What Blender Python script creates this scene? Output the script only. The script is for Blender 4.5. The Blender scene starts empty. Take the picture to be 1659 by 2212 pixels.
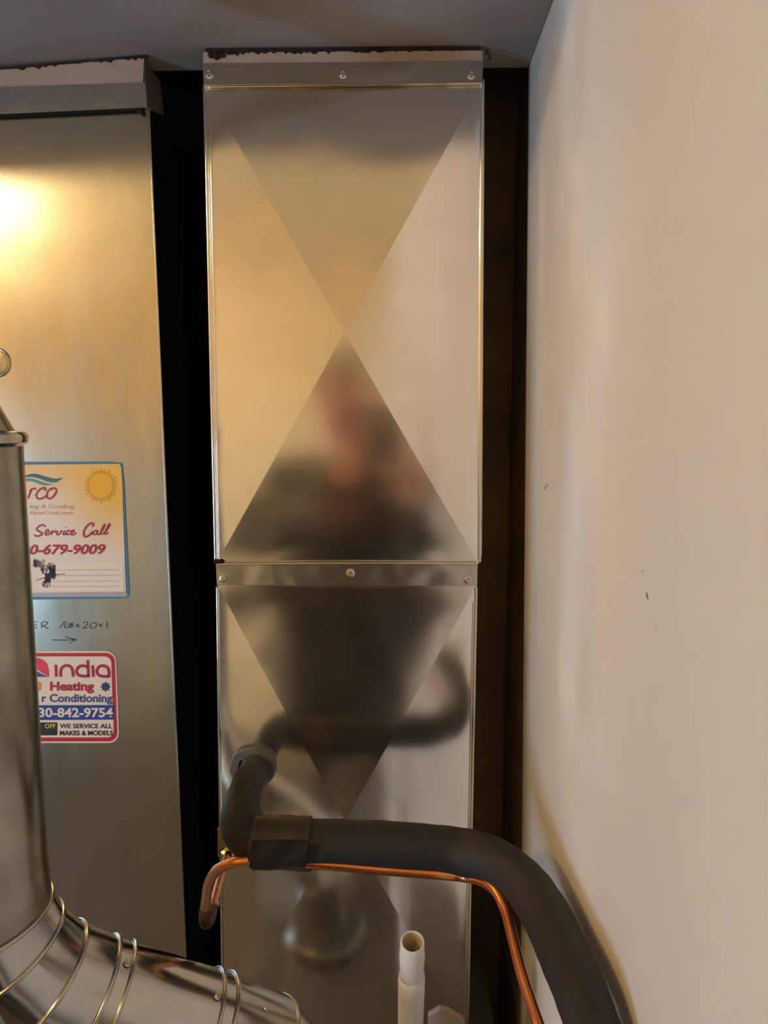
import bpy, bmesh, math, random
from mathutils import Vector, Matrix, noise
random.seed(4)
SC = bpy.context.scene
COL = SC.collection
PI = math.pi
# ------------------------------------------------------------------ camera
FPX = 1597.0
EYE = 1.62
YAW, PITCH = math.radians(1.1), math.radians(-7)
cam_d = bpy.data.cameras.new('camera')
cam_d.sensor_fit = 'VERTICAL'
cam_d.sensor_height = 36.0
cam_d.lens = FPX / 2212.0 * 36.0
cam_d.clip_start = 0.002
cam = bpy.data.objects.new('camera', cam_d)
COL.objects.link(cam)
cam.location = (0, 0, EYE)
cam.rotation_euler = (PI / 2 + PITCH, 0, YAW)
SC.camera = cam
# ------------------------------------------------------------------ world, lights, exposure
w = bpy.data.worlds.new('world'); SC.world = w
w.use_nodes = True
w.node_tree.nodes['Background'].inputs[0].default_value = (0.5, 0.6, 0.8, 1)
w.node_tree.nodes['Background'].inputs[1].default_value = 0.05
LAMP = Vector((-1.70, -0.42, 2.36))
ld = bpy.data.lights.new('lamp_light', 'POINT'); ld.energy = 29; ld.color = (1.0, 0.705, 0.385); ld.shadow_soft_size = 0.06
lo = bpy.data.objects.new('lamp_light', ld); COL.objects.link(lo); lo.location = LAMP
WIN = Vector((-2.27, -0.72, 1.08))
ad = bpy.data.lights.new('window_daylight', 'AREA'); ad.shape = 'RECTANGLE'; ad.size = 0.15; ad.size_y = 0.90
ad.energy = 21; ad.color = (0.43, 0.69, 1.0)
ao = bpy.data.objects.new('window_daylight', ad); COL.objects.link(ao); ao.location = WIN
ao.rotation_euler = (PI / 2, 0, -PI / 2)
vs = SC.view_settings
vs.view_transform = 'Standard'; vs.look = 'None'; vs.exposure = 0.15; vs.gamma = 1.0
vs.use_curve_mapping = False
try:
    SC.cycles.use_denoising = True
    SC.cycles.denoiser = 'OPENIMAGEDENOISE'
    SC.cycles.blur_glossy = 0.0
    SC.cycles.max_bounces = 10
    SC.cycles.glossy_bounces = 8
    SC.cycles.diffuse_bounces = 5
    SC.cycles.sample_clamp_indirect = 30.0
except Exception:
    pass

# ------------------------------------------------------------------ pixel -> point on a vertical plane
_F = Vector((-math.sin(YAW) * math.cos(PITCH), math.cos(YAW) * math.cos(PITCH), math.sin(PITCH)))
_R = Vector((math.cos(YAW), math.sin(YAW), 0))
_U = _R.cross(_F)
def ray(x, y):
    return _F + _R * ((x - 829.5) / FPX) + _U * ((1106 - y) / FPX)
def at(x, y, Y):
    r = ray(x, y); t = Y / r.y
    return Vector((t * r.x, Y, EYE + t * r.z))
LD0 = Vector((-0.262, 0.816, 0)); LYAW = math.radians(6.0)
LDU = Vector((-math.cos(LYAW), math.sin(LYAW), 0))
LDN = Vector((-math.sin(LYAW), -math.cos(LYAW), 0))
def on_left(x, y, off=0.0):
    """point on the front of the left duct, lifted by off"""
    r = ray(x, y)
    p0 = LD0 + LDN * off - Vector((0, 0, EYE))
    t = (p0.x * LDN.x + p0.y * LDN.y) / (r.x * LDN.x + r.y * LDN.y)
    return Vector((t * r.x, t * r.y, EYE + t * r.z))

# ------------------------------------------------------------------ helpers
def link(name, verts, faces, mat, parent=None, smooth=False, auto=None):
    me = bpy.data.meshes.new(name)
    me.from_pydata([tuple(v) for v in verts], [], faces)
    me.update()
    bm = bmesh.new(); bm.from_mesh(me)
    bmesh.ops.recalc_face_normals(bm, faces=bm.faces)
    bm.to_mesh(me); bm.free()
    return link_me(name, me, mat, parent, smooth, auto)
def link_me(name, me, mat, parent=None, smooth=False, auto=None):
    o = bpy.data.objects.new(name, me); COL.objects.link(o)
    for m in (mat if isinstance(mat, (list, tuple)) else [mat]):
        me.materials.append(m)
    if smooth or auto:
        me.polygons.foreach_set('use_smooth', [True] * len(me.polygons))
    if auto:
        me.set_sharp_from_angle(angle=math.radians(auto))
    if parent:
        o.parent = parent
        bpy.context.view_layer.update()
        o.matrix_parent_inverse = parent.matrix_world.inverted()
    return o
def thing(name, label, cat, loc=(0, 0, 0), group=None):
    o = bpy.data.objects.new(name, None); COL.objects.link(o)
    o.empty_display_size = 0.05
    o.location = loc; o['label'] = label; o['category'] = cat
    if group: o['group'] = group
    bpy.context.view_layer.update()
    return o
def tag(o, label, cat, group=None):
    o['label'] = label; o['category'] = cat
    if group: o['group'] = group
    return o
def structure(o):
    o['kind'] = 'structure'; return o
def hexa(name, p, mat, parent=None, bev=0.0):
    """eight corners: front quad tl,tr,br,bl then back quad tl,tr,br,bl"""
    me = bpy.data.meshes.new(name)
    me.from_pydata([tuple(v) for v in p], [], [(0, 1, 2, 3), (7, 6, 5, 4), (0, 4, 5, 1), (1, 5, 6, 2), (2, 6, 7, 3), (3, 7, 4, 0)])
    bm = bmesh.new(); bm.from_mesh(me)
    bmesh.ops.recalc_face_normals(bm, faces=bm.faces)
    if bev > 0:
        bmesh.ops.bevel(bm, geom=list(bm.edges), offset=bev, segments=2, affect='EDGES')
    bm.to_mesh(me); bm.free()
    return link_me(name, me, mat, parent, auto=40 if bev > 0 else None)
def box(name, a, b, mat, parent=None, bev=0.0):
    x0, y0, z0 = a; x1, y1, z1 = b
    return hexa(name, [(x0, y0, z1), (x1, y0, z1), (x1, y0, z0), (x0, y0, z0), (x0, y1, z1), (x1, y1, z1), (x1, y1, z0), (x0, y1, z0)], mat, parent, bev)
def slab(name, quad, n, th, mat, parent=None, bev=0.0):
    """quad tl,tr,br,bl ; n = outward normal ; thickness goes behind"""
    q = [Vector(v) for v in quad]
    return hexa(name, q + [v - n * th for v in q], mat, parent, bev)
def catmull(pts, n=10):
    pts = [Vector(p) for p in pts]
    P = [pts[0] * 2 - pts[1]] + pts + [pts[-1] * 2 - pts[-2]]
    out = []
    for i in range(1, len(P) - 2):
        p0, p1, p2, p3 = P[i - 1:i + 3]
        for k in range(n):
            t = k / n
            out.append(0.5 * ((2 * p1) + (p2 - p0) * t + (2 * p0 - 5 * p1 + 4 * p2 - p3) * t * t + (3 * p1 - p0 - 3 * p2 + p3) * t ** 3))
    out.append(pts[-1])
    return out
def lerp_list(r, n):
    m = len(r) - 1
    out = []
    for i in range(n):
        t = i / (n - 1) * m; k = min(int(t), m - 1); out.append(r[k] + (r[k + 1] - r[k]) * (t - k))
    return out
def frames(path):
    ts = []
    for i in range(len(path)):
        a = path[max(i - 1, 0)]; b = path[min(i + 1, len(path) - 1)]
        ts.append((b - a).normalized())
    u = ts[0].orthogonal().normalized(); fr = []
    for t in ts:
        u = (u - t * u.dot(t)).normalized()
        fr.append((t, u, t.cross(u)))
    return fr
def tube_geo(path, radii, seg=24, cap=True, wob=0.0):
    fr = frames(path); V = []; Fc = []
    for i, (p, (t, u, v)) in enumerate(zip(path, fr)):
        for k in range(seg):
            a = 2 * PI * k / seg
            r = radii[i]
            q = p + (u * math.cos(a) + v * math.sin(a)) * r
            if wob:
                q += (u * math.cos(a) + v * math.sin(a)) * wob * noise.noise(q * 60)
            V.append(q)
    for i in range(len(path) - 1):
        for k in range(seg):
            a = i * seg + k; b = i * seg + (k + 1) % seg
            Fc.append((a, b, b + seg, a + seg))
    if cap:
        Fc.append(tuple(range(seg))[::-1]); Fc.append(tuple(range((len(path) - 1) * seg, len(path) * seg)))
    return V, Fc
def tube(name, pts, radii, mat, parent=None, seg=24, n=10, cap=True, wob=0.0):
    path = catmull(pts, n) if len(pts) > 2 else [Vector(p) for p in pts]
    if len(radii) == 1: radii = radii * 2
    rr = lerp_list(radii, len(path))
    V, Fc = tube_geo(path, rr, seg, cap, wob)
    return link(name, V, Fc, mat, parent, auto=50)
def lathe(name, prof, origin, axis, mat, parent=None, seg=40, closed=False, wob=None):
    """prof: (radius, height along axis)"""
    o = Vector(origin); t = Vector(axis).normalized(); u = t.orthogonal().normalized(); v = t.cross(u)
    V = []; Fc = []
    for r, h in prof:
        for k in range(seg):
            a = 2 * PI * k / seg
            rr = r + (wob(a, h) if wob else 0)
            V.append(o + t * h + (u * math.cos(a) + v * math.sin(a)) * rr)
    m = len(prof)
    for i in range(m if closed else m - 1):
        for k in range(seg):
            j = (i + 1) % m
            a = i * seg + k; b = i * seg + (k + 1) % seg
            Fc.append((a, b, j * seg + (k + 1) % seg, j * seg + k))
    return link(name, V, Fc, mat, parent, auto=40)
def torus_prof(R, r, h=0, n=10):
    return [(R + r * math.cos(2 * PI * i / n), h + r * math.sin(2 * PI * i / n)) for i in range(n)]

# ------------------------------------------------------------------ materials
def new_mat(name):
    m = bpy.data.materials.new(name); m.use_nodes = True
    nt = m.node_tree; b = nt.nodes['Principled BSDF']
    return m, nt, b
def tex_coord(nt, scale=(1, 1, 1)):
    tc = nt.nodes.new('ShaderNodeTexCoord'); mp = nt.nodes.new('ShaderNodeMapping')
    mp.inputs['Scale'].default_value = scale
    nt.links.new(tc.outputs['Object'], mp.inputs['Vector'])
    return mp.outputs['Vector']
def noise_n(nt, vec, scale, detail=3, rough=0.5):
    n = nt.nodes.new('ShaderNodeTexNoise'); n.inputs['Scale'].default_value = scale
    n.inputs['Detail'].default_value = detail; n.inputs['Roughness'].default_value = rough
    nt.links.new(vec, n.inputs['Vector']); return n.outputs['Fac']
def ramp(nt, fac, stops):
    r = nt.nodes.new('ShaderNodeValToRGB'); e = r.color_ramp.elements
    while len(e) < len(stops): e.new(0.5)
    for k, (p, c) in enumerate(stops):
        e[k].position = p; e[k].color = (*c, 1) if len(c) == 3 else c
    nt.links.new(fac, r.inputs['Fac']); return r.outputs['Color']
def mrange(nt, fac, a, b, lo_=0.3, hi=0.7):
    n = nt.nodes.new('ShaderNodeMapRange'); n.inputs[1].default_value = lo_; n.inputs[2].default_value = hi
    n.inputs[3].default_value = a; n.inputs[4].default_value = b
    nt.links.new(fac, n.inputs[0]); return n.outputs[0]
def bump(nt, b, h, strength, dist, prev=None):
    n = nt.nodes.new('ShaderNodeBump'); n.inputs['Strength'].default_value = strength; n.inputs['Distance'].default_value = dist
    nt.links.new(h, n.inputs['Height'])
    if prev: nt.links.new(prev, n.inputs['Normal'])
    nt.links.new(n.outputs[0], b.inputs['Normal']); return n.outputs[0]
def plain(name, col, rough=0.5, metal=0.0, bs=0.0, bscale=200, var=0.0, spec=None, bdist=0.001):
    m, nt, b = new_mat(name)
    vec = tex_coord(nt)
    nf = noise_n(nt, vec, bscale, 4)
    c2 = tuple(max(0, c * (1 - var)) for c in col)
    nt.links.new(ramp(nt, noise_n(nt, vec, bscale * 0.15, 4), [(0.3, c2), (0.7, col)]), b.inputs['Base Color'])
    b.inputs['Roughness'].default_value = rough; b.inputs['Metallic'].default_value = metal
    if spec is not None: b.inputs['Specular IOR Level'].default_value = spec
    if bs: bump(nt, b, nf, bs, bdist)
    return m
def galv(name, base, r0, r1, mott, wave, grain, wscale=9, stretch=(1, 1, 1)):
    """galvanised steel: spangle mottling in colour and roughness, shallow sheet waves, fine grain"""
    m, nt, b = new_mat(name)
    vec = tex_coord(nt, stretch); v0 = tex_coord(nt)
    b.inputs['Metallic'].default_value = 1.0
    mo = noise_n(nt, vec, 26, 4, 0.5)
    dark = tuple(c * (1 - mott) for c in base)
    nt.links.new(ramp(nt, mo, [(0.25, dark), (0.75, base)]), b.inputs['Base Color'])
    nt.links.new(mrange(nt, mo, r1, r0, .2, .8), b.inputs['Roughness'])
    prev = None
    if wave:
        prev = bump(nt, b, noise_n(nt, v0, wscale, 1), 1.0, wave)
    if grain:
        bump(nt, b, noise_n(nt, v0, 900, 2), 1.0, grain, prev)
    return m
M = {}
M['new_steel'] = galv('new_galvanised_steel', (0.92, 0.89, 0.83), 0.13, 0.17, 0.05, 0.0030, 0.000006, 8)
M['cleat_steel'] = galv('cleat_steel', (0.72, 0.70, 0.65), 0.2, 0.28, 0.15, 0.002, 0.00002, 25)
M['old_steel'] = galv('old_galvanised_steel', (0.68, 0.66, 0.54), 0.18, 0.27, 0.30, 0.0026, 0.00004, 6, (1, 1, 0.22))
M['dark_mottled_steel'] = galv('dark_mottled_steel', (0.25, 0.24, 0.18), 0.2, 0.5, 0.7, 0.003, 0.00002, 6)  # darker, more mottled steel for the left duct's side and back
M['flue_steel'] = galv('flue_steel', (0.58, 0.57, 0.54), 0.13, 0.22, 0.12, 0.002, 0.00001, 12)
M['flue_old'] = galv('flue_weathered_steel', (0.44, 0.43, 0.37), 0.20, 0.32, 0.35, 0.002, 0.00003, 12)
M['dull_steel'] = plain('dull_grey_steel', (0.14, 0.12, 0.095), 0.55, 0.3, 0.2, 100, 0.2)
M['screw'] = plain('zinc_screw', (0.7, 0.7, 0.68), 0.25, 1.0, 0.3, 500)
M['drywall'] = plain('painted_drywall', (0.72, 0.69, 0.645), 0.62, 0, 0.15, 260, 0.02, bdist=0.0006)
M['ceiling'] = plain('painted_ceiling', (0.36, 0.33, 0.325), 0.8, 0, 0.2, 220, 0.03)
M['room_wall'] = plain('room_wall_paint', (0.86, 0.68, 0.38), 0.7, 0, 0.1, 200, 0.03)
M['floor'] = plain('brown_floor', (0.10, 0.065, 0.04), 0.45, 0, 0.2, 60, 0.4)
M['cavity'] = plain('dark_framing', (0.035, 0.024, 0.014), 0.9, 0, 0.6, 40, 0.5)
M['stud'] = plain('dark_stud_wood', (0.22, 0.15, 0.075), 0.85, 0, 0.5, 60, 0.5)
M['black'] = plain('black_dirt_and_gap_shade', (0.010, 0.007, 0.005), 0.95, 0, 0.9, 300, 0.4)  # corner dirt, furnace plinth, and painted shade under the head cleat
M['caulk'] = plain('brown_mastic', (0.06, 0.03, 0.018), 0.9, 0, 0.9, 300, 0.6)
M['collar_reflection_tape'] = plain('pale_collar_reflection_and_tape', (0.55, 0.44, 0.37), 0.8, 0, 0.4, 200, 0.1)  # pale colour painted for the lit-wall reflection on metal collars; also the tape
M['foam'] = plain('black_rubber_insulation', (0.020, 0.018, 0.0185), 0.62, 0, 0.35, 500, 0.25, spec=0.45)
M['collar'] = plain('grey_rubber_collar', (0.13, 0.125, 0.115), 0.7, 0, 0.5, 400, 0.3)
M['tape'] = plain('glossy_black_tape', (0.012, 0.008, 0.008), 0.5, 0, 0.5, 60, 0.3, bdist=0.001)
M['tape_dull'] = plain('dusty_brown_tape', (0.06, 0.042, 0.03), 0.42, 0, 0.6, 60, 0.5, bdist=0.001)
M['pvc'] = plain('white_plastic_pipe', (0.84, 0.83, 0.85), 0.35, 0, 0.1, 60, 0.04)
M['pvc_in'] = plain('yellowed_pipe_bore', (0.80, 0.66, 0.42), 0.5, 0, 0.1, 60, 0.1)
M['brass'] = plain('brass', (0.80, 0.52, 0.14), 0.25, 1, 0.2, 120, 0.3)
M['furnace'] = plain('grey_furnace_enamel', (0.12, 0.12, 0.115), 0.4, 0, 0.1, 200, 0.1)
M['panel_white'] = plain('light_grey_enamel', (0.42, 0.43, 0.44), 0.5, 0, 0.1, 200, 0.05)
M['ink'] = plain('marker_ink', (0.03, 0.035, 0.05), 0.7)
def copper_mat(name, c, c2, r):
    m, nt, b = new_mat(name); v = tex_coord(nt)
    b.inputs['Metallic'].default_value = 1; b.inputs['Roughness'].default_value = r
    nt.links.new(ramp(nt, noise_n(nt, v, 40, 4), [(0.35, c2), (0.65, c)]), b.inputs['Base Color'])
    return m
M['copper'] = copper_mat('copper', (0.93, 0.36, 0.13), (0.80, 0.27, 0.09), 0.27)
M['copper_pink'] = copper_mat('brushed_copper', (0.80, 0.42, 0.32), (0.62, 0.30, 0.22), 0.36)
M['copper_dark'] = copper_mat('heat_darkened_copper', (0.22, 0.12, 0.09), (0.10, 0.06, 0.05), 0.5)

# ================================================================== THE SETTING
def wx(z): return 0.1375 + (1.99 - z) * 0.015          # the side wall is a touch out of plumb
ZC = 1.993
o = hexa('wall_right', [(wx(2.5), -2.0, 2.5), (wx(2.5) + .13, -2.0, 2.5), (wx(0) + .13, -2.0, 0), (wx(0), -2.0, 0),
                        (wx(2.5), .84, 2.5), (wx(2.5) + .13, .84, 2.5), (wx(0) + .13, .84, 0), (wx(0), .84, 0)], M['drywall'])
structure(o)
wall_right = o
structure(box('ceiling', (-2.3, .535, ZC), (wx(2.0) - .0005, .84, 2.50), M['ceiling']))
structure(box('ceiling', (-2.3, -2.0, 2.5), (.27, .84, 2.6), M['room_wall']))
structure(box('wall_back', (-2.3, -2.12, 0), (.27, -2.0, 2.6), M['room_wall']))
structure(box('wall_left', (-2.42, -2.12, 0), (-2.3, 1.4, 2.6), M['room_wall']))
structure(box('reflection_panel', (-2.2995, -1.99, 0), (-2.292, .87, 1.42), plain('blue_grey_reflected_panel', (.26, .37, .46), .6)))  # unseen panel added to give the left duct a blue-grey reflection
structure(box('wall_front', (-2.3, .876, 0), (-.795, .976, ZC), M['room_wall']))
structure(box('floor', (-2.42, -2.12, -.1), (.40, 1.4, 0), M['floor']))
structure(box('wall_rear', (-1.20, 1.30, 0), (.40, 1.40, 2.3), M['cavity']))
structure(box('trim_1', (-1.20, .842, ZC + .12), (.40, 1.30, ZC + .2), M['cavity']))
structure(box('gap_bounce_plank', (.088, 1.0, 0), (.1505, 1.03, 2.1), M['stud']))  # plank added to catch bounce light and lift the gap behind the duct
structure(box('trim_2', (.151, .842, 0), (.27, 1.30, 2.1), M['stud']))
# scuffs on the side wall
def wall_pt(px, py):
    r = ray(px, py)
    t = 0.147 / r.x
    for _ in range(6):
        z = EYE + t * r.z; t = (wx(z) - .0002) / r.x
    return Vector((t * r.x, t * r.y, EYE + t * r.z))
for pts, wd in (([(1176, 1058), (1179, 1050), (1184, 1046)], 1.0), ([(1396, 1279), (1398, 1288), (1400, 1295)], 1.1), ([(1386, 1233), (1389, 1234)], 1.2)):
    q = [wall_pt(*p) for p in pts]
    tube('scuff', q, [0.0002, 0.00035 * wd, 0.0002], M['ink'], wall_right, seg=6, n=4)
# window with daylight, behind the camera
WF = plain('window_frame_paint', (0.7, 0.7, 0.68), 0.5)
wr = structure(thing('window_1', '', ''))
for k in ('label', 'category'): del wr[k]
wr['kind'] = 'structure'
for a, b in (((-2.299, -.85, .58), (-2.25, -.80, 1.58)), ((-2.299, -.64, .58), (-2.25, -.59, 1.58)), ((-2.299, -.80, 1.535), (-2.25, -.64, 1.58)), ((-2.299, -.80, .58), (-2.25, -.64, .625))):
    box('frame', a, b, WF, wr, .004)

# ================================================================== CENTRE DUCT (supply plenum)
Y0 = 0.80
plen = thing('supply_duct', 'tall shiny galvanized supply duct with two X-creased panels, in the centre', 'duct', (-.06, .97, .92))
def panel(name, tl, tr, br, bl, peak, mat, seed, N=44):
    """cross-broken sheet: four facets rising to a centre peak, with slight buckling"""
    V = []; Fc = []
    for j in range(N + 1):
        for i in range(N + 1):
            u = i / N * 2 - 1; v = j / N * 2 - 1
            s = (u + 1) / 2; t = (v + 1) / 2
            p = (tl * (1 - s) + tr * s) * (1 - t) + (bl * (1 - s) + br * s) * t
            m = max(abs(u), abs(v))
            h = peak * (1 - m)
            lip = max(0, (m - .90) / .10)
            h += -0.0012 * lip * lip * (1 - m * .6)
            along = u if abs(v) > abs(u) else v
            ratio = along / max(m, .05)
            h -= 0.0005 * (1 - ratio * ratio) * m * m * (1.0 if abs(v) > abs(u) else .4)   # facets sag a little between creases
            h += 0.0007 * noise.noise(Vector((p.x * 7 + seed, p.z * 6, seed))) * min(1, (1 - m) * 6)
            V.append(Vector((p.x, p.y - h, p.z)))
    for j in range(N):
        for i in range(N):
            a = j * (N + 1) + i; b = a + 1; c = a + N + 1; d = c + 1
            if (i < N / 2) == (j < N / 2):
                Fc += [(a, b, d), (a, d, c)]
            else:
                Fc += [(a, b, c), (b, d, c)]
    o = link(name, V, Fc, mat, plen, smooth=True)
    me = o.data
    sharp = me.attributes.get('sharp_edge') or me.attributes.new('sharp_edge', 'BOOLEAN', 'EDGE')
    vals = []
    for e in me.edges:
        a, b = e.vertices
        ia, ja, ib, jb = a % (N + 1), a // (N + 1), b % (N + 1), b // (N + 1)
        vals.append((ia == ja and ib == jb) or (ia + ja == N and ib + jb == N))
    sharp.data.foreach_set('value', vals)
    return o
UTL, UTR, UBR, UBL = at(440, 180, Y0), at(1042, 178, Y0), at(1034, 1218, Y0), at(467, 1218, Y0)
LTL, LTR, LBR, LBL = at(470, 1264, Y0), at(1029, 1266, Y0), at(1009, 2230, Y0), at(482, 2230, Y0)
panel('upper_panel', UTL, UTR, UBR, UBL, .0060, M['new_steel'], 1.3)
panel('lower_panel', LTL, LTR, LBR, LBL, .0074, M['new_steel'], 5.1)
back = Vector((0, .33, 0))
def shell(name, TL, TR, BR, BL):
    d = Vector((0, .0008, 0)); s = Vector((.0003, 0, 0))
    return hexa(name, [TL + d, TR + d, BR + d, BL + d, TL + back, TR + back, BR + back, BL + back], M['old_steel'], plen)
CTL, CTR = at(440, 110, Y0), at(1043, 108, Y0)
shell('upper_box', CTL, CTR, UBR, UBL)
shell('lower_box', at(468, 1216, Y0), at(1032, 1216, Y0), LBR, LBL)
# rolled corner seams
def seam(x0, y0, x1, y1, r, dy=0.0, mat='new_steel'):
    tube('corner_seam', [at(x0, y0, Y0 + dy), at(x1, y1, Y0 + dy)], [r, r], M[mat], plen, seg=14)
seam(443, 184, 467, 1214, .0026, .0016)
seam(453, 184, 474, 1214, .0012, .0004)
seam(1041, 182, 1035, 1214, .0024, .0016)
seam(470, 1268, 483, 2225, .0022, .0014)
seam(1028, 1268, 1009, 2225, .0022, .0014)
seam(1022, 1300, 1003, 2225, .0009, .0004)
# folded flange edge that stands off the right side
hexa('side_flange', [at(1043, 170, Y0), at(1047, 170, Y0), at(1041, 1202, Y0), at(1037, 1202, Y0)] + [v + Vector((0, .02, 0)) for v in (at(1043, 170, Y0), at(1047, 170, Y0), at(1041, 1202, Y0), at(1037, 1202, Y0))], M['cleat_steel'], plen, .0004)
# cleats
def cleat(name, tl, tr, br, bl, off, th, bev, mat='cleat_steel'):
    f = lambda p: at(p[0], p[1], Y0 - off)
    return slab(name, [f(tl), f(tr), f(br), f(bl)], Vector((0, -1, 0)), th, M[mat], plen, bev)
cleat('middle_cleat', (466, 1218), (1032, 1218), (1030, 1266), (468, 1263), .0042, .0042, .0009)
tube('cleat_lip', [at(468, 1219, Y0 - .0045), at(750, 1217.5, Y0 - .0048), at(1031, 1218, Y0 - .0045)], [.0011], M['new_steel'], plen, seg=10, n=6)
cleat('top_cleat', (437, 136), (1044, 131), (1042, 180), (440, 186), .0040, .0040, .0008)
tube('cleat_lip', [at(440, 184, Y0 - .0042), at(620, 182, Y0 - .0045), at(770, 184, Y0 - .0045), at(900, 180, Y0 - .0045), at(1040, 179, Y0 - .0042)], [.0010], M['cleat_steel'], plen, seg=10, n=6)
# metal collar with painted wall reflection above the top cleat, tipped forward at its top
q = [at(439, 113, Y0 - .0065), at(1042, 109, Y0 - .0065), at(1043, 133, Y0 - .0020), at(439, 138, Y0 - .0020)]
hexa('top_collar', q + [Vector((v.x, Y0 + .001, v.z)) for v in q], M['collar_reflection_tape'], plen)
# ragged dark sealant along the ceiling
def ragged(name, x0, x1, ytop, ymin, ymax, n, depth, mat, parent, seed, f=at, taper=None):
    rnd = random.Random(seed); V = []; Fc = []
    for i in range(n + 1):
        s = i / n; x = x0 + (x1 - x0) * s
        yb = ymin + (ymax - ymin) * (rnd.random() ** 2) * (taper(s) if taper else 1)
        for yy, dd in ((ytop(s), 0), (ytop(s) + yb, 0), (ytop(s) + yb, .004), (ytop(s), .004)):
            p = f(x, yy, depth); V.append(Vector((p.x, p.y + dd, min(p.z, ZC - .0002))))
    for i in range(n):
        a = i * 4; b = a + 4
        for k in range(4):
            Fc.append((a + k, a + (k + 1) % 4, b + (k + 1) % 4, b + k))
    Fc += [(0, 1, 2, 3), (n * 4 + 3, n * 4 + 2, n * 4 + 1, n * 4)]
    return link(name, V, Fc, mat, parent)
ragged('sealant', 444, 1040, lambda s: 104 - 3 * s, 5, 14, 90, Y0 - .0085, M['caulk'], plen, 3, taper=lambda s: max(.15, 1.2 - 1.1 * s))
# crumbs of mastic at the top corners
def lump(name, c, r, mat, parent, seed, sub=2):
    me = bpy.data.meshes.new(name); bm = bmesh.new()
    bmesh.ops.create_icosphere(bm, subdivisions=sub, radius=1)
    for v in bm.verts:
        k = 1 + .45 * noise.noise(v.co * 1.7 + Vector((seed, 0, 0)))
        v.co = Vector((v.co.x * r[0], v.co.y * r[1], v.co.z * r[2])) * k
    bm.to_mesh(me); bm.free()
    for v in me.vertices: v.co = v.co + c
    return link_me(name, me, mat, parent, smooth=True)
for i, (x, y, rx, rz) in enumerate([(456, 119, 6, 6), (468, 122, 7, 6), (480, 118, 8, 5), (1052, 112, 4, 5), (1058, 124, 2.5, 6), (500, 114, 9, 4)]):
    lump('mastic_crumb', at(x, y, Y0 - .006), (rx * .0005, .003, rz * .0005), M['caulk'], plen, i * 3.1)
lump('mastic_crumb', at(475, 1213, Y0 - .002), (.0042, .002, .0022), M['black'], plen, 9.2)
lump('mastic_crumb', at(466, 1214, Y0 - .002), (.0022, .002, .003), M['black'], plen, 4.2)
# screws with washer heads
def screw(px, py, r, off, parent=None, f=None, nrm=Vector((0, -1, 0)), pos=None):
    p = pos if pos is not None else (f(px, py, off) if f else at(px, py, Y0 - off))
    prof = [(0, r * .75), (r * .28, r * .75), (r * .34, r * .55), (r * .5, r * .6), (r * .55, r * .68), (r * .62, r * .6), (r * .66, r * .25), (r, r * .16), (r, 0)]
    return lathe('screw', prof, p, nrm, M['screw'], parent, seg=18)
for x, y, r in ((757, 1238, .0048), (482, 1250, .0042), (1010, 1252, .0042)): screw(x, y, r, .0045, plen)
for x, y, r in ((741, 161, .0042), (452, 160, .0048), (1018, 162, .0045)): screw(x, y, r, .0042, plen)
# pale torn foil tape at the foot of the duct
V = []; pts = [(925, 2196), (950, 2180), (968, 2184), (985, 2194), (1004, 2206), (1008, 2232), (925, 2232)]
V = [at(x, y, Y0 - .004) for x, y in pts]; n = len(V)
link('torn_foil_tape', V + [v + Vector((0, .003, 0)) for v in V], [tuple(range(n)), tuple(range(2 * n - 1, n - 1, -1))] + [(i, (i + 1) % n, n + (i + 1) % n, n + i) for i in range(n)], M['collar_reflection_tape'], plen)

# ================================================================== LEFT DUCT (return)
ret = thing('return_duct', 'broad older galvanized return duct with stickers at the left edge', 'duct', (-.45, .98, .85))
ZLT = 1.9895
c_t = on_left(322, 236); c_b = on_left(409, 2230)
LW = .54
def lp(c, k=0.0, off=0.0): return Vector((c.x, c.y, c.z)) + LDU * k + LDN * off
ftl, ftr = lp(c_t, LW), c_t
fbl, fbr = lp(c_b, LW), c_b
bk = Vector((-.004, .26, 0))
hexa('duct_front', [ftl, ftr, fbr, fbl] + [v - LDN * .0012 for v in (ftl, ftr, fbr, fbl)], M['old_steel'], ret)
hexa('duct_side', [c_t + Vector((-.0012, .0008, 0)), c_t + Vector((0, .0008, 0)), c_b + Vector((0, .0008, 0)), c_b + Vector((-.0012, .0008, 0))] + [v + bk for v in (c_t + Vector((-.0012, 0, 0)), c_t, c_b, c_b + Vector((-.0012, 0, 0)))], M['dark_mottled_steel'], ret)
hexa('duct_back', [ftl + bk, ftr + bk, fbr + bk, fbl + bk] + [v + bk + Vector((0, .0012, 0)) for v in (ftl, ftr, fbr, fbl)], M['dark_mottled_steel'], ret)
tube('corner_seam', [c_t + Vector((-.0005, .0012, 0)), c_b + Vector((-.0005, .0012, 0))], [.0016], M['old_steel'], ret, seg=10)
# head collar: metal strip with wall reflection painted pale above, grey cleat below, flared side tab
def L(x, y, o=0.0): return on_left(x, y, o)
a, b, c, d = L(-420, 187, .010), L(311, 124, .010), L(309, 180, .004), L(-420, 203, .004)
hexa('head_collar', [a, b, c, d] + [v + Vector((0, .012, 0)) for v in (a, b, c, d)], M['collar_reflection_tape'], ret)
a, b, c, d = L(-420, 203, .0062), L(318, 178, .0062), L(318, 232, .0062), L(-420, 266, .0062)
hexa('head_cleat', [a, b, c, d] + [v + Vector((0, .0055, 0)) for v in (a, b, c, d)], M['cleat_steel'], ret)
a, b = L(311, 124, .0100), L(318, 233, .0062)
q = [a, at(346, 176, .835), at(355, 250, .835), b]
hexa('side_tab', q + [v + Vector((-.0015, .002, 0)) for v in q], M['dull_steel'], ret)
q = [a, at(326, 134, .845), at(346, 178, .838), at(322, 180, .812)]
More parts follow.
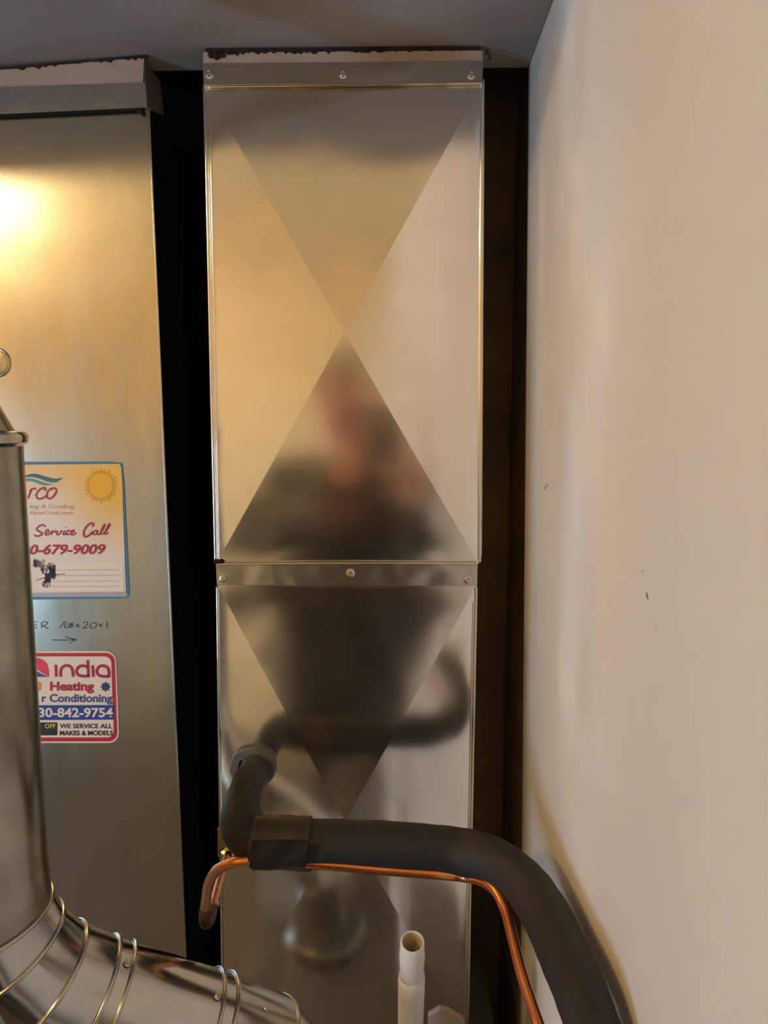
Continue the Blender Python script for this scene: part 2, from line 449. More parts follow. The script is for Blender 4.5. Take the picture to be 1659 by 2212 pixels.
ragged('sealant', -420, 318, lambda s: 183 - 65 * s, 3, 9, 110, .0, M['caulk'], ret, 8, f=lambda x, y, d_: on_left(x, y, .0115))
lump('mastic_crumb', L(303, 240, .004), (.003, .003, .0026), M['caulk'], ret, 2.2)
# shade of the gap under the cleat, drawn as a black strip
tube('gap_shade', [L(-420, 269, .004), L(0, 249.5, .004), L(300, 236, .004)], [.0030, .0024, .0016], M['black'], ret, seg=8, n=5)
# round plug in the sheet at the frame's edge
pc = L(-6, 783, .0)
lathe('access_plug', [(0, .0022), (.0125, .0022), (.0140, .0014), (.0148, .0022), (.0160, .0018), (.0165, 0)], pc, LDN, M['old_steel'], ret, seg=36)

# ---- marker handwriting, drawn as thin ink strokes lying on the sheet
def ribbon(name, strokes, wpx, f, mat, parent, off, n=8, taper=True):
    """flat ink strokes; strokes are lists of photo points on the sheet"""
    V = []; Fc = []
    for st in strokes:
        w0 = wpx
        if isinstance(st, tuple): w0, st = st
        pts = [Vector((x, y, 0)) for x, y in st]
        path = catmull(pts, n) if len(pts) > 2 else [pts[0].lerp(pts[1], i / 4) for i in range(5)]
        base = len(V); m = len(path)
        for i, p in enumerate(path):
            t = (path[min(i + 1, m - 1)] - path[max(i - 1, 0)])
            t = t.normalized() if t.length > 1e-9 else Vector((1, 0, 0))
            nn = Vector((-t.y, t.x, 0)) * w0 / 2
            if taper and (i == 0 or i == m - 1): nn *= .5
            for q in (p + nn, p - nn): V.append(f(q.x, q.y, off))
        for i in range(m - 1):
            k = base + i * 2; Fc.append((k, k + 1, k + 3, k + 2))
    me_o = link(name, V, Fc, mat, parent)
    return me_o
hand = [
 [(70, 1351), (80, 1350)], [(69, 1357), (81, 1356)], [(70, 1344), (80, 1343)],
 [(89, 1345), (90, 1357)], [(88, 1347), (94, 1343), (103, 1345), (98, 1350), (91, 1352)], [(92, 1351), (98, 1355), (105, 1358)],
 [(128, 1357), (134, 1350), (139, 1342)], [(144, 1342), (139, 1350), (141, 1356), (147, 1356), (154, 1350), (149, 1347), (143, 1352)],
 [(156, 1346), (150, 1352), (154, 1356), (158, 1350), (155, 1347)],
 [(164, 1348), (172, 1356)], [(171, 1348), (163, 1355)],
 [(179, 1346), (185, 1343), (189, 1347), (184, 1353), (179, 1357), (190, 1356)],
 [(199, 1346), (194, 1351), (198, 1357), (206, 1355), (208, 1348), (201, 1345)],
 [(213, 1348), (221, 1354)], [(221, 1347), (213, 1354)], [(230, 1342), (231, 1357)],
]
ribbon('marker_writing', hand, 1.5, on_left, M['ink'], ret, .0003)
ribbon('marker_arrow', [[(111, 1382), (135, 1383), (165, 1382)], [(141, 1376), (152, 1379), (165, 1382)], [(149, 1390), (156, 1386), (165, 1382)]], 1.5, on_left, M['ink'], ret, .0003)

# ================================================================== STICKERS
def poly(name, pts, off, mat, parent, th=.0002):
    V = [on_left(x, y, off) for x, y in pts]; n = len(V)
    return link(name, V + [on_left(x, y, off - th) for x, y in pts], [tuple(range(n)), tuple(range(2 * n - 1, n - 1, -1))] + [(i, (i + 1) % n, n + (i + 1) % n, n + i) for i in range(n)], mat, parent)
def rrect(x0, y0, x1, y1, r, right_only=False, left_only=False, n=6):
    pts = []
    for cx, cy, a0, rr in ((x1 - r, y0 + r, -90, r), (x1 - r, y1 - r, 0, r), (x0 + r, y1 - r, 90, r), (x0 + r, y0 + r, 180, r)):
        for k in range(n + 1):
            a = math.radians(a0 + 90 * k / n); pts.append((cx + rr * math.cos(a), cy + rr * math.sin(a)))
    return pts
def text(s, x0, x1, ybase, hcap, mat, parent, off, bold=0.0, shear=0.0, slant_px=0.0, name='lettering'):
    cu = bpy.data.curves.new('lettering', 'FONT'); cu.body = s; cu.size = 1.0; cu.shear = shear; cu.offset = bold
    cu.resolution_u = 4; cu.fill_mode = 'FRONT'
    ob = bpy.data.objects.new('tmp_text', cu); COL.objects.link(ob)
    dg = bpy.context.evaluated_depsgraph_get(); me = bpy.data.meshes.new_from_object(ob.evaluated_get(dg))
    bpy.data.objects.remove(ob)
    xs = [v.co.x for v in me.vertices]; a, b = min(xs), max(xs)
    capu = 0.70
    for v in me.vertices:
        s_ = (v.co.x - a) / (b - a)
        X = x0 + (x1 - x0) * s_; Yp = ybase + slant_px * s_ - v.co.y / capu * hcap
        v.co = on_left(X, Yp, off)
    return link_me(name, me, mat, parent)
def ink(name, c, r=.45):
    return plain(name, c, r)
K = dict(white=ink('sticker_white', (.80, .76, .72)), red=ink('sticker_red', (.50, .012, .04)), blue=ink('sticker_blue', (.02, .06, .36)),
         navy=ink('sticker_navy', (.035, .045, .16)), dred=ink('sticker_dark_red', (.40, .015, .03)), black=ink('sticker_black', (.02, .018, .015)),
         yellow=ink('sticker_yellow', (.72, .65, .05)), teal=ink('sticker_teal', (.03, .17, .25)), aqua=ink('sticker_aqua', (.09, .32, .42)), bord=ink('sticker_blue_edge', (.05, .22, .42)),
         peach=ink('sticker_peach', (.80, .42, .30)), tan=ink('sticker_tan', (.62, .42, .30)), pink=ink('sticker_pink', (.70, .04, .12)), purp=ink('sticker_purple', (.07, .05, .25)),
         orange=ink('sticker_orange', (.75, .25, .08)), sun=ink('sticker_sun', (.88, .50, .005)), sun2=ink('sticker_sun_edge', (.72, .40, .004)), line=ink('sticker_rule', (.36, .33, .34)), scrib=ink('sticker_ballpoint', (.035, .015, .045)),
         paper=ink('sticker_form_white', (.84, .80, .78)))
# --- upper sticker: yellow corner fades into white (a print gradient of the label itself)
def gradient_mat():
    m, nt, b = new_mat('sticker_yellow_fade'); g = nt.nodes.new('ShaderNodeNewGeometry')
    tr = on_left(262, 1010); 
    sub = nt.nodes.new('ShaderNodeVectorMath'); sub.operation = 'SUBTRACT'; sub.inputs[1].default_value = tr
    nt.links.new(g.outputs['Position'], sub.inputs[0])
    sc_ = nt.nodes.new('ShaderNodeVectorMath'); sc_.operation = 'MULTIPLY'; sc_.inputs[1].default_value = (1.05, 1.0, 1.0)
    nt.links.new(sub.outputs[0], sc_.inputs[0])
    ln = nt.nodes.new('ShaderNodeVectorMath'); ln.operation = 'LENGTH'; nt.links.new(sc_.outputs[0], ln.inputs[0])
    sep = nt.nodes.new('ShaderNodeSeparateXYZ'); nt.links.new(sub.outputs[0], sep.inputs[0])
    c1 = ramp(nt, mrange(nt, ln.outputs['Value'], 0, 1, 0, .11), [(0.05, (.90, .54, .01)), (0.42, (.84, .56, .14)), (.95, (.80, .76, .74))])
    # amber band along the top edge
    c2 = ramp(nt, mrange(nt, sep.outputs['Z'], 0, 1, 0.0, -.038), [(0.0, (1, 1, 1)), (1.0, (0, 0, 0))])
    mx = nt.nodes.new('ShaderNodeMix'); mx.data_type = 'RGBA'; mx.blend_type = 'MIX'
    mu = nt.nodes.new('ShaderNodeMath'); mu.operation = 'MULTIPLY'; mu.inputs[1].default_value = .75
    nt.links.new(c2, mu.inputs[0]); nt.links.new(mu.outputs[0], mx.inputs['Factor'])
    nt.links.new(c1, mx.inputs[6]); mx.inputs[7].default_value = (.86, .56, .14, 1)
    nt.links.new(mx.outputs[2], b.inputs['Base Color']); b.inputs['Roughness'].default_value = .4
    return m
st = thing('service_sticker', 'yellow and white service call sticker with sun and 679-9009, above the red-bordered sticker', 'sticker', on_left(160, 1296, .0))
poly('backing', [(-60, 998), (236, 997), (264, 1000), (268, 1040), (280, 1286), (274, 1291), (255, 1293), (-60, 1297)], .0006, K['bord'], st)
poly('plastic_edge', [(-60, 1278), (270, 1276), (276, 1285), (271, 1289), (-60, 1290)], .0008, ink('sticker_clear_edge', (.42, .46, .58), .3), st)
poly('print', [(-60, 1005), (258, 1002), (262, 1010), (264, 1040), (272, 1278), (-60, 1282)], .0011, gradient_mat(), st)
# sun
cx, cy = 218, 1049; pts = []
for k in range(48):
    a = 2 * PI * k / 48; r = (40 if k % 4 == 0 else 36) if k % 2 == 0 else 30
    pts.append((cx + r * math.cos(a) * .98, cy + r * math.sin(a) * 1.0))
poly('sun_rays', pts, .0014, K['sun2'], st)
poly('sun_disc', [(cx + 25 * math.cos(2 * PI * k / 32), cy + 26 * math.sin(2 * PI * k / 32)) for k in range(32)], .0016, K['sun'], st)
# wave marks
poly('wave_mark', [(50, 1030), (58, 1026), (70, 1023), (82, 1024), (97, 1029), (112, 1033), (124, 1034), (136, 1031), (128, 1038), (120, 1042), (110, 1042), (98, 1039), (86, 1034), (74, 1031), (62, 1030), (50, 1033)], .0015, K['teal'], st)
poly('wave_mark', [(50, 1036), (62, 1033), (74, 1035), (86, 1039), (98, 1043), (108, 1045), (116, 1045), (106, 1048), (96, 1049), (86, 1046), (76, 1042), (64, 1039), (50, 1040)], .0015, K['aqua'], st)
ribbon('script_lettering', [(3.6, [(60, 1077), (65, 1064), (67, 1056)]), (3.4, [(64, 1064), (69, 1057), (74, 1055), (77, 1058)]), (3.8, [(95, 1060), (98, 1055), (92, 1054), (83, 1060), (78, 1070), (82, 1077), (92, 1076), (101, 1070)]),
    (4.0, [(112, 1055), (104, 1060), (101, 1070), (105, 1077), (113, 1074), (120, 1065), (121, 1057), (115, 1054), (111, 1058)])], 3.6, on_left, K['dred'], st, .0015)
text('ing & Cooling', 64, 160, 1098, 9, K['tan'], st, .0015, 0.0, .12)
text('HeatCool.com', 64, 157, 1111, 7.5, K['peach'], st, .0015, .01, .12)
script = [
 (3.6, [(98, 1138), (93, 1134), (85, 1136), (79, 1143), (84, 1148), (91, 1152), (86, 1157), (78, 1158), (74, 1155)]),
 (2.8, [(99, 1152), (105, 1148), (103, 1144), (98, 1148), (98, 1155), (104, 1155), (110, 1149)]),
 (3.0, [(111, 1155), (113, 1147), (117, 1149), (121, 1146)]),
 (3.0, [(124, 1146), (122, 1153), (126, 1155), (132, 1148), (134, 1146)]),
 (3.0, [(140, 1146), (136, 1153), (139, 1155), (143, 1151)]), (2.0, [(142, 1140), (143.5, 1138.5)]),
 (3.0, [(151, 1147), (147, 1146), (143, 1151), (145, 1155), (151, 1153)]),
 (3.0, [(154, 1152), (160, 1148), (158, 1145), (153, 1149), (154, 1155), (159, 1155), (165, 1151)]),
 (4.2, [(199, 1138), (202, 1132), (197, 1130), (188, 1136), (181, 1148), (182, 1158), (188, 1159), (196, 1153), (201, 1148)]),
 (3.0, [(210, 1147), (205, 1146), (200, 1152), (203, 1155), (208, 1152), (211, 1146), (209, 1153), (213, 1155), (217, 1150)]),
 (3.0, [(219, 1149), (226, 1136), (225, 1133), (220, 1142), (217, 1152), (220, 1154), (226, 1149)]),
 (3.0, [(228, 1149), (237, 1134), (235, 1132), (230, 1142), (226, 1152), (229, 1154), (234, 1149)]),
]
ribbon('script_lettering', script, 2.5, on_left, K['dred'], st, .0015)
text('0-679-9009', 64, 228, 1197, 20, K['dred'], st, .0015, .030, .22, slant_px=-1)
poly('form_field', [(81, 1219), (266, 1216), (267, 1277), (82, 1280)], .0014, K['paper'], st)
for y in (1231, 1243, 1255.5, 1267):
    ribbon('form_line', [[(112, y + .5), (180, y), (258, y - .6)]], .8, on_left, K['line'], st, .0017)
rnd = random.Random(5); sc_str = []
for k in range(34):
    cx_, cy_ = rnd.choice([(113, 1238), (110, 1228), (104, 1248), (96, 1228), (112, 1232), (78, 1216), (97, 1258), (90, 1222)])
    sc_str.append([(cx_ + rnd.uniform(-7, 7), cy_ + rnd.uniform(-11, 11)) for _ in range(5)])
sc_str += [[(108, 1242), (124, 1241), (142, 1240)], [(78, 1254), (88, 1250), (100, 1247)], [(92, 1208), (95, 1216)], [(104, 1256), (108, 1268)], [(96, 1255), (92, 1264), (97, 1268)]]
ribbon('ballpoint_scribble', sc_str, 1.3, on_left, K['scrib'], st, .0019)
# --- lower sticker
st = thing('heating_sticker', 'white sticker with thick red rounded border and blue 842-9754 band, below the sun sticker', 'sticker', on_left(170, 1605, .0))
def warp(pts):   # the sticker leans like the duct it is stuck to
    return [(x + (y - 1505) * .035, y) for x, y in pts]
poly('backing', warp(rrect(-10, 1406.5, 254, 1605, 22)), .0006, K['white'], st)
poly('red_border', warp(rrect(-5, 1410.5, 250.5, 1601.5, 19)), .0009, K['red'], st)
poly('print', warp(rrect(2, 1418, 243, 1593, 14)), .0012, K['white'], st)
S = lambda pts: pts
ribbon('logo_lettering', [
 (6.2, [(120.5, 1436), (121.5, 1462)]),
 (6.2, [(131, 1462), (131, 1450), (135, 1441), (144, 1437.5), (153, 1441), (157, 1450), (158, 1462)]),
 (6.2, [(193, 1460), (178, 1460.5), (168, 1457), (165.5, 1449), (170, 1440.5), (180, 1438), (188, 1441)]), (6.2, [(189.5, 1426), (191, 1463)]),
 (6.2, [(200, 1437), (201.5, 1462)]),
 (6.2, [(236, 1461), (222, 1461), (212, 1457), (209, 1449), (214, 1440.5), (223, 1438), (232, 1442), (235, 1450), (235.5, 1463)]),
], 6.2, on_left, K['dred'], st, .0015, taper=False)
poly('logo_wing', [(66, 1421), (82, 1421), (94, 1426), (102, 1434), (105, 1446), (106, 1462), (96, 1457), (80, 1446), (66, 1440)], .0015, K['pink'], st)
poly('logo_wing', [(66, 1447), (80, 1450), (94, 1458), (106, 1462.5), (80, 1462), (66, 1460)], .0015, K['purp'], st)
poly('sun_mark', [(84 + (8 if k % 2 == 0 else 5.5) * math.cos(PI * k / 8) * .85, 1482 + (11 if k % 2 == 0 else 8) * math.sin(PI * k / 8)) for k in range(16)], .0015, K['orange'], st)
poly('snowflake_mark', [(228 + (12 if k % 2 == 0 else 7.5) * math.cos(PI * k / 8), 1483.5 + (11.5 if k % 2 == 0 else 7.5) * math.sin(PI * k / 8)) for k in range(16)], .0015, K['navy'], st)
text('Heating', 108, 203, 1491, 18, K['dred'], st, .0015, .040)
text('r Conditioning', 90, 243, 1516, 16.5, ink('sticker_periwinkle', (.07, .08, .30)), st, .0015, .030)
poly('blue_band', [(2, 1523.5), (245.5, 1523), (246, 1554.5), (2, 1556)], .0014, K['blue'], st)
text('30-842-9754', 83, 244, 1548.5, 19, K['white'], st, .0017, .030)
poly('black_badge', rrect(60, 1560.5, 124, 1588.5, 3), .0014, K['black'], st)
text('OFF', 97, 120, 1573, 9.5, K['yellow'], st, .0017, .02)
text('WE SERVICE ALL', 129, 242, 1573, 9.5, K['navy'], st, .0016, .022)
text('MAKES & MODELS', 129, 243.5, 1588, 9.5, K['black'], st, .0016, .026)

# ================================================================== FURNACE under the ducts
fur = thing('furnace', 'dark grey furnace cabinet the shiny centre duct stands on', 'furnace', (-.07, .8, 0))
box('cabinet', (-.235, .46, .03), (.12, 1.20, .885), M['furnace'], fur, .004)
box('top_flange', (-.225, .775, .8855), (.105, 1.16, .890), M['furnace'], fur, .001)
box('door', (-.22, .445, .09), (.105, .4595, .80), M['panel_white'], fur, .003)
box('plinth', (-.225, .47, 0), (.11, 1.19, .0295), M['black'], fur)
box('control_box', (-.232, .47, .8855), (-.09, .575, 1.00), M['panel_white'], fur, .003)
for i in range(6):
    box('louver', (-.20, .441, .25 + i * .03), (.02, .4449, .262 + i * .03), M['furnace'], fur, .0008)
# return duct foot
ra = box('return_plinth', (-.66, .86, 0), (-.245, 1.08, .87), M['old_steel'], ret, .003)

# ================================================================== FLUE PIPE
flue = thing('flue_pipe', 'galvanized metal flue pipe with seamed elbows in the lower left foreground', 'flue pipe', (-.33, .56, .9))
FR = .050
FX, FY = -.3415, .56
z_bead = at(30, 950, .53).z
lathe('pipe', [(FR, -.46), (FR, -.004)], (FX, FY, z_bead), (0, 0, 1), M['flue_old'], flue, seg=56)
lathe('collar_bead', [(FR, -.006), (FR + .0035, -.003), (FR + .004, .002), (FR + .002, .005), (FR - .004, .006)], (FX, FY, z_bead), (0, 0, 1), M['flue_steel'], flue, seg=56)
lathe('reducer', [(FR - .005, .005), (FR - .022, .040), (FR - .024, .046)], (FX, FY, z_bead), (0, 0, 1), M['flue_old'], flue, seg=56)
lathe('upper_pipe', [(FR - .024, .046), (FR - .024, ZC - z_bead)], (FX, FY, z_bead), (0, 0, 1), M['flue_old'], flue, seg=48)
tube('lock_seam', [(FX + .030, FY - .0405, z_bead - .008), (FX + .030, FY - .0405, z_bead - .40)], [.0013], M['flue_old'], flue, seg=8)
# route of the gored elbows: down, round to the right, then away and down to the furnace
zb = at(110, 1900, .56).z - .022
route = [Vector((FX + dx, FY + dy, zb + dz)) for dx, dy, dz in ((0, 0, .03), (.002, .001, -.014), (.014, .006, -.047), (.038, .016, -.082), (.070, .029, -.109),
         (.170, .056, -.166), (.212, .067, -.195), (.236, .074, -.235), (.242, .078, -.32))]
names = ['elbow_segment', 'elbow_segment', 'elbow_segment', 'elbow_segment', 'pipe', 'elbow_segment', 'elbow_segment', 'pipe']
def mitre_planes(rt):
    ds = [(rt[i + 1] - rt[i]).normalized() for i in range(len(rt) - 1)]
    return ds, [ds[0]] + [(ds[i] + ds[i + 1]).normalized() for i in range(len(ds) - 1)] + [ds[-1]]
ds, pn = mitre_planes(route)
SEG = 56
def ring_at(i, d, r):
    """intersect the cylinder of direction d with the mitre plane at joint i"""
    u = Vector((0, 1, 0)); u = (u - d * u.dot(d)).normalized(); v = d.cross(u); out = []
    for k in range(SEG):
        a = 2 * PI * k / SEG; q = (u * math.cos(a) + v * math.sin(a)) * r
        t = -(q.dot(pn[i])) / d.dot(pn[i]); out.append(route[i] + q + d * t)
    return out
for i, nm in enumerate(names):
    d = ds[i]; A = ring_at(i, d, FR + .0006 * (i % 2)); B = ring_at(i + 1, d, FR + .0006 * (i % 2))
    V = A + B; Fc = [(k, (k + 1) % SEG, SEG + (k + 1) % SEG, SEG + k) for k in range(SEG)]
    link(nm, V, Fc, M['flue_old'] if i < 1 else M['flue_steel'], flue, auto=40)
    # raised bead that closes this joint
    if i > 0:
        path = [p for p in ring_at(i, (ds[i - 1] + ds[i]).normalized(), FR + .0012)]
        path = path + [path[0], path[1]]
        Vt, Ft = tube_geo(path, [.0019] * len(path), 8, False)
        link('seam_bead', Vt, Ft, M['flue_steel'], flue, smooth=True)
def bead_on(i, t, r=.0016):
    c = route[i].lerp(route[i + 1], t); d = ds[i]; u = Vector((0, 1, 0)); u = (u - d * u.dot(d)).normalized(); v = d.cross(u)
    path = [c + (u * math.cos(2 * PI * k / SEG) + v * math.sin(2 * PI * k / SEG)) * (FR + .0012) for k in range(SEG + 2)]
    Vt, Ft = tube_geo(path, [r] * len(path), 8, False)
    link('seam_bead', Vt, Ft, M['flue_steel'], flue, smooth=True)
    return c, u, v
bead_on(4, .16); bead_on(4, .90)
def surf_screw(i, t, direction, r=.0032):
    c = route[i].lerp(route[i + 1], t); d = ds[i]; n_ = Vector(direction); n_ = (n_ - d * n_.dot(d)).normalized()
    screw(0, 0, r, 0, flue, nrm=n_, pos=c + n_ * (FR + .001))
surf_screw(4, .11, (.3, -.2, 1)); surf_screw(4, .84, (.3, -.3, 1)); surf_screw(4, .08, (-.4, -1, .25)); surf_screw(4, .86, (-.2, -1, .1)); surf_screw(5, .5, (.3, -.2, 1), .0024)
screw(0, 0, .003, 0, flue, nrm=Vector((.3, -1, 0)).normalized(), pos=Vector((FX, FY, zb + .01)) + Vector((.3, -1, 0)).normalized() * FR)
# lower end into the furnace
lathe('outlet_collar', [(FR + .004, 0), (FR + .004, .02), (FR, .024)], (route[-1].x, route[-1].y, route[-1].z - .02), (0, 0, 1), M['flue_old'], flue, seg=48)
tube('pipe', [route[-1], Vector((route[-1].x, route[-1].y, .886))], [FR - .001], M['flue_old'], flue, seg=48, cap=False)

# ================================================================== INSULATED LINE
ins = thing('insulated_pipe', 'thick black foam-insulated refrigerant pipe curving across and down to the right', 'pipe', at(548, 1655, .80))
P_ = [at(550, 1658, .797), at(545, 1672, .765), at(532, 1704, .730), at(521, 1748, .700), at(530, 1792, .677), at(568, 1816, .667), at(640, 1822, .665),
      at(760, 1824, .665), at(880, 1830, .664), at(985, 1840, .662), at(1062, 1860, .640), at(1128, 1908, .605), at(1178, 1976, .555), at(1218, 2060, .500), at(1253, 2140, .455), at(1282, 2222, .425), at(1305, 2310, .41), at(1330, 2420, .40)]
rad = [.0158, .0160, .0172, .0195, .0225, .0228, .0226, .0224, .0222, .0222, .0218, .0212, .0201, .0190, .0182, .0176, .0174, .0172]
tube('insulation', P_, rad, M['foam'], ins, seg=40, n=8, wob=.0008)
lathe('rubber_collar', [(.0150, -.001), (.0252, -.001), (.0258, -.006), (.0246, -.011), (.0160, -.0115)][::-1], at(548, 1655, .7985), (0, 1, 0), M['collar'], ins, seg=40,
      wob=lambda a, h: .0008 * math.sin(3 * a + .5) + .0006 * math.sin(7 * a))
# tape that binds copper and insulation together
def tape_band(x0, x1, r, mat, name, seed, drop=0.0):
    n = 16; V = []; Fc = []; sg = 32
    for i in range(n + 1):
        s = i / n
        c = at(x0 + (x1 - x0) * s, 1818 + 3 * s, .666)
        for k in range(sg):
            a = 2 * PI * k / sg
            rr = r + .0009 * noise.noise(Vector((a * 1.6 + seed, s * 5, seed))) + .0006 * noise.noise(Vector((a * 4, s * 14, seed)))
            y = math.cos(a) * rr; z = math.sin(a) * rr
            if z < -.010 and abs(y) < .022 and drop: z -= drop * min(1, (-z - .010) / .008)
            V.append(c + Vector((0.0012 * math.sin(a * 3 + seed) if i in (0, n) else 0, y, z)))
    for i in range(n):
        for k in range(sg):
            a = i * sg + k; b = i * sg + (k + 1) % sg; Fc.append((a, b, b + sg, a + sg))
    return link(name, V, Fc, mat, ins, smooth=True)
tape_band(548, 672, .0245, M['tape_dull'], 'tape_wrap', 2.0)
# the lower lap of tape hangs in front and takes the copper line in
V = []; Fc = []; nx, nz = 18, 14
for j in range(nz + 1):
    for i in range(nx + 1):
        s = i / nx; t = j / nz
        x = 541 + 121 * s + (1 - t) * 4 - 3 * t; y = 1817 + 58 * t + (2 * math.sin(s * 7) if t > .8 else 0) - 1 * s
        a = t * 1.0
        dep = .6360 + .0006 * math.sin(s * 9 + t * 4) + (.006 * max(0, t - .8) * 5) + .002 * (1 - t)
        V.append(at(x, y, dep))
m0 = len(V)
V += [v + Vector((0, .0012, 0)) for v in V]
for j in range(nz):
    for i in range(nx):
        a = j * (nx + 1) + i
        Fc += [(a, a + 1, a + nx + 2, a + nx + 1), (m0 + a + nx + 1, m0 + a + nx + 2, m0 + a + 1, m0 + a)]
link('tape_lap', V, Fc, M['tape'], ins, smooth=True)

# ================================================================== COPPER LINE
cop = thing('copper_pipe', 'thin bright copper tube hooked at the left and running under the black pipe', 'pipe', at(440, 1990, .70))
RC = .0047
tube('copper_tube', [at(484, 1870, .652), at(510, 1861, .648), at(545, 1858, .647), at(600, 1858, .647), at(670, 1865, .647), at(760, 1873, .647), at(850, 1881, .647), at(940, 1888, .646),
     at(1000, 1894, .645), at(1040, 1903, .628), at(1071, 1926, .605), at(1092, 1968, .580), at(1108, 2030, .540), at(1126, 2100, .500), at(1148, 2168, .465), at(1172, 2240, .435), at(1210, 2360, .41)],
     [RC, RC, RC, RC, RC, RC, RC, .0043, .0041, .0040], M['copper'], cop, seg=20, n=8)
tube('brushed_bend', [at(487, 1869, .652), at(466, 1882, .655), at(451, 1910, .660), at(445, 1945, .664), at(443, 1968, .668)], [RC * 1.04], M['copper_pink'], cop, seg=20, n=8)
tube('darkened_bend', [at(443, 1960, .667), at(441, 1982, .669), at(444, 1994, .676), at(452, 1990, .690), at(457, 1974, .705), at(461, 1955, .712)], [RC * 1.12, RC * 1.2, RC * 1.1], M['copper_dark'], cop, seg=20, n=8)
tube('back_leg', [at(460, 1957, .712), at(472, 1912, .735), at(484, 1872, .755), at(492, 1842, .772)], [RC * .95], M['copper_pink'], cop, seg=18, n=8)
lathe('brazed_ring', [(RC * 1.0, -.003), (RC * 1.35, -.002), (RC * 1.35, .002), (RC, .003)], at(461, 1953, .713), (at(472, 1912, .735) - at(460, 1957, .712)), M['copper_pink'], cop, seg=18)
# brass flare fitting
ax = (at(500, 1826, .798) - at(490, 1852, .765)).normalized()
prof = [(.0045, -.004), (.0085, -.002), (.0092, .002), (.0092, .010), (.0080, .012), (.0075, .016)]
lathe('brass_nut', prof, at(494, 1843, .770), ax, M['brass'], cop, seg=6)
tube('brass_stem', [at(497, 1834, .78), at(499, 1828, .7975)], [.0062], M['brass'], cop, seg=16)
V = [at(x, y, .795) for x, y in ((470, 1790), (484, 1798), (500, 1820), (512, 1836), (514, 1848), (505, 1858), (480, 1858), (470, 1850))]; n = len(V)
link('brass_plate', V + [v + Vector((0, .0025, 0)) for v in V], [tuple(range(n)), tuple(range(2 * n - 1, n - 1, -1))] + [(i, (i + 1) % n, n + (i + 1) % n, n + i) for i in range(n)], M['brass'], cop)

# ================================================================== WHITE PIPE
pv = thing('white_vent_pipe', 'short open-topped white plastic pipe standing at the bottom centre', 'pipe', (0, .6, .9))
top = at(891, 2034, .660)
lean = (Vector((.004, -.38, 1))).normalized()
def W(h, r): return (r, h)
lathe('pipe', [(.0098, -.05), (.0098, -.0002), (.0102, .0004), (.0108, .0004), (.01165, -.0008), (.01165, -.016), (.0123, -.020), (.0124, -.040), (.0118, -.046), (.0118, -.060)], top, lean, M['pvc'], pv, seg=40,
      wob=lambda a, h: .0004 * math.sin(2 * a + h * 150) if h < -.015 else 0)
lathe('pipe_bore', [(.0097, -.052), (.0097, -.0012)], top, lean, M['pvc_in'], pv, seg=40)
lathe('coupling', [(.0119, -.052), (.0133, -.056), (.0141, -.064), (.0138, -.080), (.0139, -.135)], top, lean, M['pvc'], pv, seg=40,
      wob=lambda a, h: .0005 * math.sin(2 * a + h * 90))
e0 = top - lean * .13
tube('pipe', [e0, Vector((e0.x, e0.y + .004, e0.z - .05)), Vector((e0.x, e0.y + .004, .886))], [.0120], M['pvc'], pv, seg=32, n=8)

# ================================================================== LAMP in the room, behind the photographer
lt = thing('ceiling_lamp', 'round ceiling lamp hanging in the room behind the camera', 'lamp', (LAMP.x, LAMP.y, 2.5))
lathe('lamp_base', [(0, 0), (.09, 0), (.09, -.02), (.05, -.035), (.03, -.05), (0, -.05)], (LAMP.x, LAMP.y, 2.4995), (0, 0, 1), WF, lt, seg=32)
lathe('lamp_socket', [(.022, 0), (.022, -.04), (0, -.04)], (LAMP.x, LAMP.y, 2.449), (0, 0, 1), WF, lt, seg=24)
lo.parent = lt; lo.matrix_parent_inverse = lt.matrix_world.inverted()

# ================================================================== PHOTOGRAPHER (seen only in the sheet metal)
SKIN = plain('skin', (.75, .31, .18), .5, 0, .1, 300, .08)
SHIRT = plain('dark_shirt', (.014, .010, .010), .85, 0, .4, 200, .2)
TROUS = plain('dark_trousers', (.025, .028, .035), .85, 0, .4, 200, .2)
HAIR = plain('grey_brown_hair', (.12, .09, .07), .7, 0, .8, 300, .4)
SHOE = plain('black_shoe', (.02, .02, .02), .4)
EYEW = plain('eye_white', (.8, .78, .75), .2)
LIP = plain('lips', (.5, .18, .14), .5)
per = thing('person', 'person in dark shirt photographing with a phone, mirrored dimly in the shiny duct', 'person', (-.125, -.31, 0))
def skin_mesh(chains, sub=2):
    """chains: lists of (point, radius); a point already used joins there"""
    V = []; E = []; R = []; idx = {}
    for ch in chains:
        prev = None
        for p, r in ch:
            k = tuple(round(c, 4) for c in p)
            if k not in idx: idx[k] = len(V); V.append(p); R.append(r)
            if prev is not None and prev != idx[k]: E.append((prev, idx[k]))
            prev = idx[k]
    me = bpy.data.meshes.new('skeleton'); me.from_pydata(V, E, []); ob = bpy.data.objects.new('tmp_skeleton', me); COL.objects.link(ob)
    md = ob.modifiers.new('skin', 'SKIN'); md.use_smooth_shade = True
    for i, sv in enumerate(me.skin_vertices[0].data):
        rr = R[i] if isinstance(R[i], tuple) else (R[i], R[i]); sv.radius = rr
        sv.use_root = (i == 0)
    sb = ob.modifiers.new('sub', 'SUBSURF'); sb.levels = sub
    dg = bpy.context.evaluated_depsgraph_get(); out = bpy.data.meshes.new_from_object(ob.evaluated_get(dg))
    bpy.data.objects.remove(ob); return out
PX, PY = -.125, -.31
pel = (PX, PY, .93); wai = (PX, PY, 1.10); che = (PX, PY + .01, 1.27); nk0 = (PX, PY + .02, 1.43); nk1 = (PX + .005, PY + .045, 1.50)
hd = (PX + .01, PY + .075, 1.60)
shL, shR = (PX - .185, PY + .02, 1.40), (PX + .170, PY + .03, 1.40)
